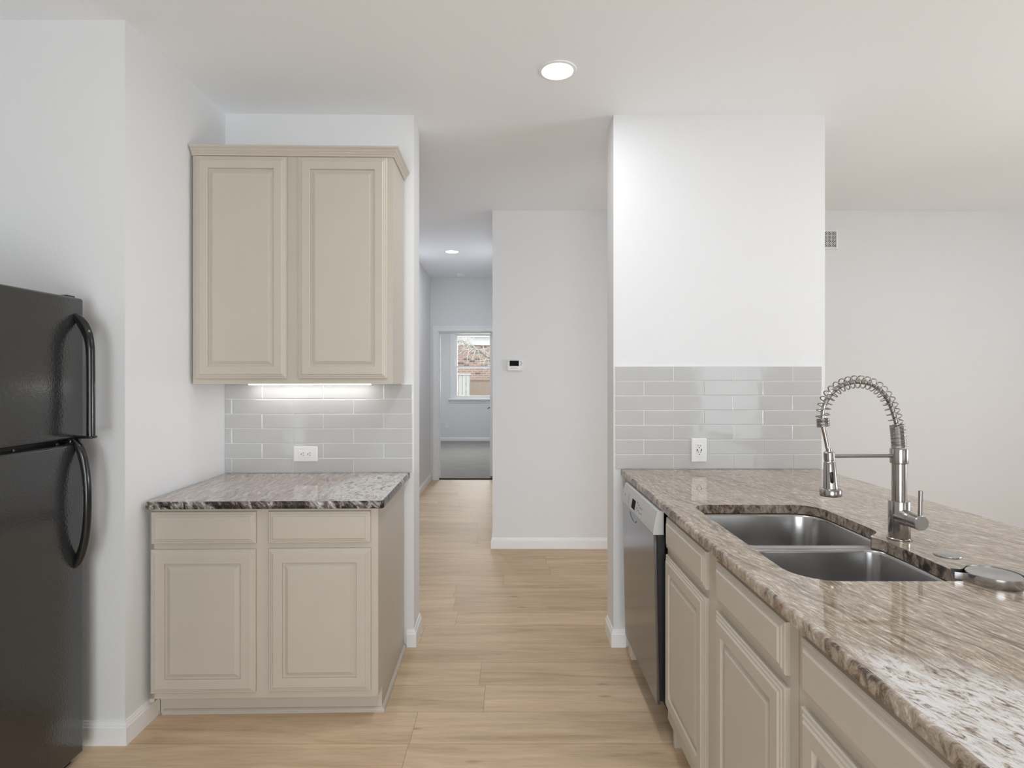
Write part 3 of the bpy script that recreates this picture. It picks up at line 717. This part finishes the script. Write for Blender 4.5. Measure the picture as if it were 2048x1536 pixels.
def arc(cx, cy_0, r, a0, a1, n=8): return [(cx+r*math.cos(R(a0+(a1-a0)*k/n)), cy_0+r*math.sin(R(a0+(a1-a0)*k/n))) for k in range(n+1)]
hole = arc(0.775, 1.412, 0.10, 180, 270, 12) + arc(1.037, 1.360, 0.048, 270, 360) + [(1.086, 1.45), (1.087, 1.55), (1.085, 1.62)] + arc(1.049, 1.640, 0.036, 0, 55, 5) \
     + [(1.074, 1.683), (1.082, 1.692), (1.103, 1.707), (1.121, 1.728), (1.129, 1.75), (1.131, 1.80), (1.130, 1.90)] + arc(1.040, 2.012, 0.088, 0, 90, 10) + arc(0.737, 2.038, 0.062, 90, 180, 8)
slab('bar_countertop', outline_fn(0.5755, 1.612, 0.55, 2.9225, (0.02, 0.02, 0.003, 0.003), 0.010), hole, IZ, 0.0315, 'granite_bar', 'edge_bar',
     'long brown streaked granite bar countertop holding the sink', (0, 0, 0), (0, 0, 0), 0.0018)

# ------------------------------------------------------------------ sink
sk = thing('kitchen_sink', 'double bowl stainless steel undermount sink in the bar counter', 'sink', (0.9, 1.69, IZ-0.034))
SZ = -0.0                                      # rim plane, local
def spart(name, bm, sm=50, mat='steel', par=None): return obj(name, bm, mat, par or sk, (-0.9, -1.69, 0) if par is None else (0, 0, 0), smooth=sm)
bowls = [((0.674, 1.131, 1.708, 2.101), (0.085, 0.055, 0.09, 0.064), 0.21), ((0.674, 1.087, 1.312, 1.670), (0.10, 0.05, 0.045, 0.085), 0.19)]
for (bx_, rd_, dep) in bowls:
    b_ = B(); lps = []
    for ins, dz in ((-0.004, 0.0), (-0.001, -0.0012), (0.0015, -0.004), (0.003, -0.010), (0.009, -dep*0.5), (0.015, -dep+0.045), (0.019, -dep+0.028), (0.030, -dep+0.011), (0.048, -dep+0.003), (0.075, -dep)):
        lps.append([(x, y, dz) for x, y in rrect(bx_[0]+ins, bx_[1]-ins, bx_[2]+ins, bx_[3]-ins, [max(0.02, r-ins*0.5) for r in rd_], 8)])
    rings(b_, lps, False, True); bo = spart('bowl', b_, 60)
    md = bo.modifiers.new('thickness', 'SOLIDIFY'); md.thickness = 0.0012; md.offset = 1
    cx, cyy = (bx_[0]+bx_[1])/2, (bx_[2]+bx_[3])/2
    d_ = B(); lathe(d_, [(0.056, 0.0), (0.056, 0.003), (0.046, 0.0015), (0.040, -0.001)], 32, Matrix.Translation((cx, cyy, -dep+0.0005)))
    spart('drain', d_, 40, 'nickel', bo)
bm = B(); o_ = rrect(0.645, 1.16, 1.285, 2.116, (0.02,)*4, 2)
vo = [bm.verts.new((x, y, 0.0003)) for x, y in o_]; es = [bm.edges.new((vo[i], vo[(i+1) % len(vo)])) for i in range(len(vo))]
for (bx_, rd_, dep) in bowls:
    l_ = [bm.verts.new((x, y, 0.0003)) for x, y in rrect(bx_[0]-0.0035, bx_[1]+0.0035, bx_[2]-0.0035, bx_[3]+0.0035, rd_, 8)]
    es += [bm.edges.new((l_[i], l_[(i+1) % len(l_)])) for i in range(len(l_))]
bmesh.ops.triangle_fill(bm, use_beauty=True, edges=es)
ro = spart('rim', bm, None); md = ro.modifiers.new('thickness', 'SOLIDIFY'); md.thickness = 0.0012; md.offset = -1

# ------------------------------------------------------------------ faucet
fa = thing('faucet', 'brushed nickel pull-down faucet with open spring coil arch', 'faucet', (1.14, 1.655, IZ))
def P(px, py): return Vector(((px-1801)*0.001456, 0, (755-py)*0.001456+0.472))
obj('base', lathe(B(), [(0.030, 0), (0.0315, 0.001), (0.0315, 0.0045), (0.030, 0.006), (0.027, 0.006)], 40), 'nickel', fa, smooth=30)
bd = obj('valve_body', lathe(B(), [(0.0272, 0.0055), (0.0278, 0.007), (0.0278, 0.111), (0.0272, 0.1125), (0.019, 0.1125)], 40), 'nickel', fa, smooth=30)
obj('post', lathe(B(), [(0.019, 0.11), (0.019, 0.222)], 40), 'nickel', fa, smooth=30)
obj('collar', lathe(B(), [(0.019, 0.2205), (0.0232, 0.222), (0.0235, 0.224), (0.0235, 0.262), (0.0228, 0.2645), (0.0165, 0.2645)], 40), 'nickel', fa, smooth=30)
hp = [P(*p) for p in ((1800.5, 896), (1799, 875), (1796.5, 851), (1790.5, 829), (1782, 806), (1769, 786.5), (1752, 772), (1735, 765.5), (1718, 763.5), (1701, 765.5), (1682.5, 772.5), (1665.5, 786), (1654, 803), (1649.4, 819.5), (1647.6, 836), (1649, 854.5), (1653.5, 875), (1657.8, 897))]
hs_ = smooth_path(hp, 8)
obj('hose', tube(B(), hs_, 0.0068, 14), 'nickel', fa, smooth=50)
# arc-length along the hose for the coil
cum = [0.0]
for a, b in zip(hs_, hs_[1:]): cum.append(cum[-1]+(b-a).length)
def at(s):
    for i in range(len(cum)-1):
        if cum[i+1] >= s:
            u = (s-cum[i])/max(1e-9, cum[i+1]-cum[i]); p = hs_[i].lerp(hs_[i+1], u); t = (hs_[i+1]-hs_[i]).normalized(); return p, t
    return hs_[-1], (hs_[-1]-hs_[-2]).normalized()
s_right = cum[2*8]; s_left0 = cum[14*8]+0.001; s_left1 = cum[15*8]-0.002
def coil(name, s0, s1, turns, rad, wire, ph=0.0):
    n = int(turns*24); pts = []
    for k in range(n+1):
        p, t = at(s0+(s1-s0)*k/n); a = 2*math.pi*turns*k/n+ph
        side = Vector((0, 1, 0)); up = t.cross(side)
        pts.append(p+side*(rad*math.cos(a))+up*(rad*math.sin(a)))
    return obj(name, tube(B(), pts, wire, 7), 'nickel', fa, smooth=60)
coil('spring', s_right, s_left0, 21, 0.0178, 0.0017, 0.6)
coil('tight_coil', 0.001, s_right, 16, 0.0178, 0.00195)
coil('tight_coil', s_left0, s_left1, 6, 0.0162, 0.00185)
pa = P(1790, 912); pb = P(1668, 912.5)
obj('support_arm', rod(B(), (-0.018, 0, pa.z), (pb.x, 0, pb.z), 0.0052, 18), 'nickel', fa, smooth=40)
sp = P(1660.5, 912)
hx, hz = sp.x, sp.z
tl = Matrix.Translation((hx, 0, hz)) @ Matrix.Rotation(R(-2.2), 4, 'Y')
obj('spray_holder', lathe(B(), [(0.0085, 0.021), (0.0085, 0.013), (0.0135, 0.0105), (0.0148, 0.009), (0.0148, -0.012), (0.0138, -0.0135), (0.0138, -0.017), (0.015, -0.0185)][::-1], 32, tl), 'nickel', fa, smooth=30)
sh = obj('spray_head', lathe(B(), [(0.020, -0.118), (0.0285, -0.1165), (0.0292, -0.114), (0.0292, -0.098), (0.0280, -0.0962), (0.0205, -0.094), (0.0190, -0.086), (0.0160, -0.021), (0.0150, -0.0185)], 40, tl), 'nickel', fa, smooth=35)
b_ = B(); lps = []
for rr_, dy in ((1.0, 0.003), (1.0, -0.0006), (0.8, -0.0014)):
    lps.append([tl @ Vector((-0.004+0.0050*rr_*math.cos(2*math.pi*k/24), -0.0172+dy, -0.061+(0.012 if math.sin(2*math.pi*k/24) > 0 else -0.012)+0.0050*rr_*math.sin(2*math.pi*k/24))) for k in range(24)])
rings(b_, lps); o = obj('spray_button', b_, 'black_plastic', sh, smooth=40); o['label'] = 'oval black button'
rv = Matrix.Translation((0, 0, 0.0685)) @ Matrix.Rotation(R(90), 4, 'X')
vv = B(); lathe(vv, [(0.0262, 0.012), (0.0215, 0.036), (0.0205, 0.050), (0.0196, 0.0515)], 36, rv); obj('valve_neck', vv, 'nickel', fa, smooth=30)
vk = obj('valve_knob', lathe(B(), [(0.0192, 0.052), (0.0206, 0.0535), (0.0206, 0.0885), (0.0196, 0.0900)], 36, rv), 'nickel', fa, smooth=30)
obj('knob_cap', lathe(B(), [(0.0194, 0.0899), (0.0190, 0.0905)], 36, rv), 'steel', vk)  # lighter steel disc stands in for a bright reflection on the knob face
obj('lever', rod(B(), (0.0035, -0.079, 0.082), (0.005, -0.079, 0.157), 0.0055, 16, 0.0008), 'nickel', vk, smooth=40)

hc = thing('hole_cover', 'small round steel hole cover on the counter beside the faucet', 'hole cover', (1.1626, 1.502, IZ))
obj('cap', lathe(B(), [(0.0285, 0), (0.0305, 0.0012), (0.0300, 0.0030), (0.024, 0.0048), (0.010, 0.0056), (0.002, 0.0058)], 40), 'steel', hc, smooth=50)

# teardrop-shaped steel piece at the sink's near corner: rim wall, shallow top plate, open neck toward the sink
gr = thing('glass_rinser', 'flat teardrop brushed steel glass rinser at the near corner of the sink', 'glass rinser', (1.117, 1.305, IZ))
RA = 0.0575; na = math.atan2(0.030, -0.066)
def tear(inset, neck):
    r_ = RA-inset; hw = 0.0165-inset; out = []
    a1 = 0.62
    for k in range(45):                        # long way round the circle
        a = na+a1+(2*math.pi-2*a1)*k/44; out.append(Vector((r_*math.cos(a), r_*math.sin(a))))
    ax = Vector((math.cos(na), math.sin(na))); sd_ = Vector((-ax.y, ax.x))
    e = out[-1]; s0 = out[0]
    def nb(sgn, t): return ax*(0.053+(neck-0.053)*t)+sd_*(sgn*hw)
    def fil(p, sgn):
        c1 = ax*0.050+sd_*(sgn*(hw+0.003)); q = nb(sgn, 0.35)
        return [((1-u)**2)*p+2*u*(1-u)*c1+u*u*q for u in (0.25, 0.5, 0.75, 1.0)]
    A = fil(e, -1); Bq = fil(s0, 1)
    return out + A + [nb(-1, 1.0), nb(1, 1.0)] + Bq[::-1]
bm = B()
o0 = tear(0.0, 0.077); i0 = tear(0.0026, 0.077)
H = 0.0225
def zt(p): # the rim dips along the neck
    ax = Vector((math.cos(na), math.sin(na))); s = max(0.0, min(1.0, (p.dot(ax)-0.040)/0.018)); return H-0.0045*s*s*(3-2*s)
rings(bm, [[(p.x*0.97, p.y*0.97, 0.0) for p in o0], [(p.x, p.y, 0.003) for p in o0], [(p.x, p.y, zt(p)-0.0015) for p in o0], [(p.x*0.985+i0[k].x*0.015, p.y*0.985+i0[k].y*0.015, zt(p)) for k, p in enumerate(o0)],
           [(p.x, p.y, zt(p)) for p in i0], [(p.x, p.y, 0.006) for p in i0]], True, True)
obj('body', bm, 'steel', gr, smooth=35)
bm = B(); lps = []
for f_, z in ((0.965, 0.010), (0.965, H-0.003), (0.94, H-0.0015), (0.86, H-0.0012), (0.5, H-0.003), (0.12, H-0.005)):
    lps.append([((RA-0.0026)*f_*math.cos(2*math.pi*k/48)*1.0, (RA-0.0026)*f_*math.sin(2*math.pi*k/48), z) for k in range(48)])
rings(bm, lps); obj('top_plate', bm, 'steel', gr, smooth=35)

# ------------------------------------------------------------------ thermostat and wall vent
th = thing('thermostat', 'white thermostat with dark screen on the hallway wall', 'thermostat', (0.047, 4.60, 1.486))
obj('housing', box(B(), -0.064, 0.064, -0.028, 0.0, -0.045, 0.045, 0.008, 3), 'white_plastic', th, smooth=40)
obj('screen', box(B(), -0.0425, 0.033, -0.0295, -0.026, -0.006, 0.038, 0.0015, 1), 'screen', th)
for (bx_, bz) in ((0.052, 0.027), (0.052, 0.004), (0.0585, 0.0155)):
    b_ = B(); lathe(b_, [(0.0052, 0), (0.0045, 0.0022)], 14, Matrix.Translation((bx_-0.004, -0.027, bz)) @ Matrix.Rotation(R(90), 4, 'X')); obj('button', b_, 'grey_mark', th)
b_ = B()
for k in range(8): box(b_, -0.034+k*0.0072, -0.0285+k*0.0072, -0.0288, -0.027, -0.0245, -0.0195)
obj('faint_lettering', b_, 'grey_mark', th)

vt = thing('air_vent', 'white ornamental air vent on the living room wall beyond the pier', 'vent', (2.535, 4.60, 2.507))
VW, VH = 0.130, 0.078
b_ = B()
for (a, b2, c, d) in ((-VW, VW, -VH, -VH+0.014), (-VW, VW, VH-0.014, VH), (-VW, -VW+0.014, -VH+0.014, VH-0.014), (VW-0.016, VW, -VH+0.014, VH-0.014)): box(b_, a, b2, -0.016, 0.0, c, d)
obj('frame', b_, 'white_plastic', vt)
obj('duct_opening', box(B(), -VW+0.012, VW-0.012, -0.003, -0.0005, -VH+0.012, VH-0.012), 'dark_slot', vt)  # near-black plate paints the shade of an open duct behind the grille
b_ = B(); pit = 0.0315
def annulus(cx, cz, r0, r1, n=20):
    a = [(cx+r1*math.cos(2*math.pi*k/n), -0.012, cz+r1*math.sin(2*math.pi*k/n)) for k in range(n)]
    b2 = [(cx+r0*math.cos(2*math.pi*k/n), -0.012, cz+r0*math.sin(2*math.pi*k/n)) for k in range(n)]
    rings(b_, [[(p[0], -0.004, p[2]) for p in a], a, b2, [(p[0], -0.004, p[2]) for p in b2]], False, False)
nx = 7; nz_ = 4
for i in range(nx):
    for j in range(nz_):
        cx = -VW+0.030+i*pit+0.004; cz = -VH+0.0305+j*pit
        if cx > VW-0.02: continue
        annulus(cx, cz, 0.0122, 0.0148)
        for a in (45, 135):
            d = Vector((math.cos(R(a)), 0, math.sin(R(a))))*0.0225; c_ = Vector((cx, -0.008, cz)); rod(b_, c_-d, c_+d, 0.0017, 6)
        annulus(cx+pit/2, cz+pit/2, 0.0030, 0.0050, 10)
obj('grille', b_, 'white_plastic', vt)
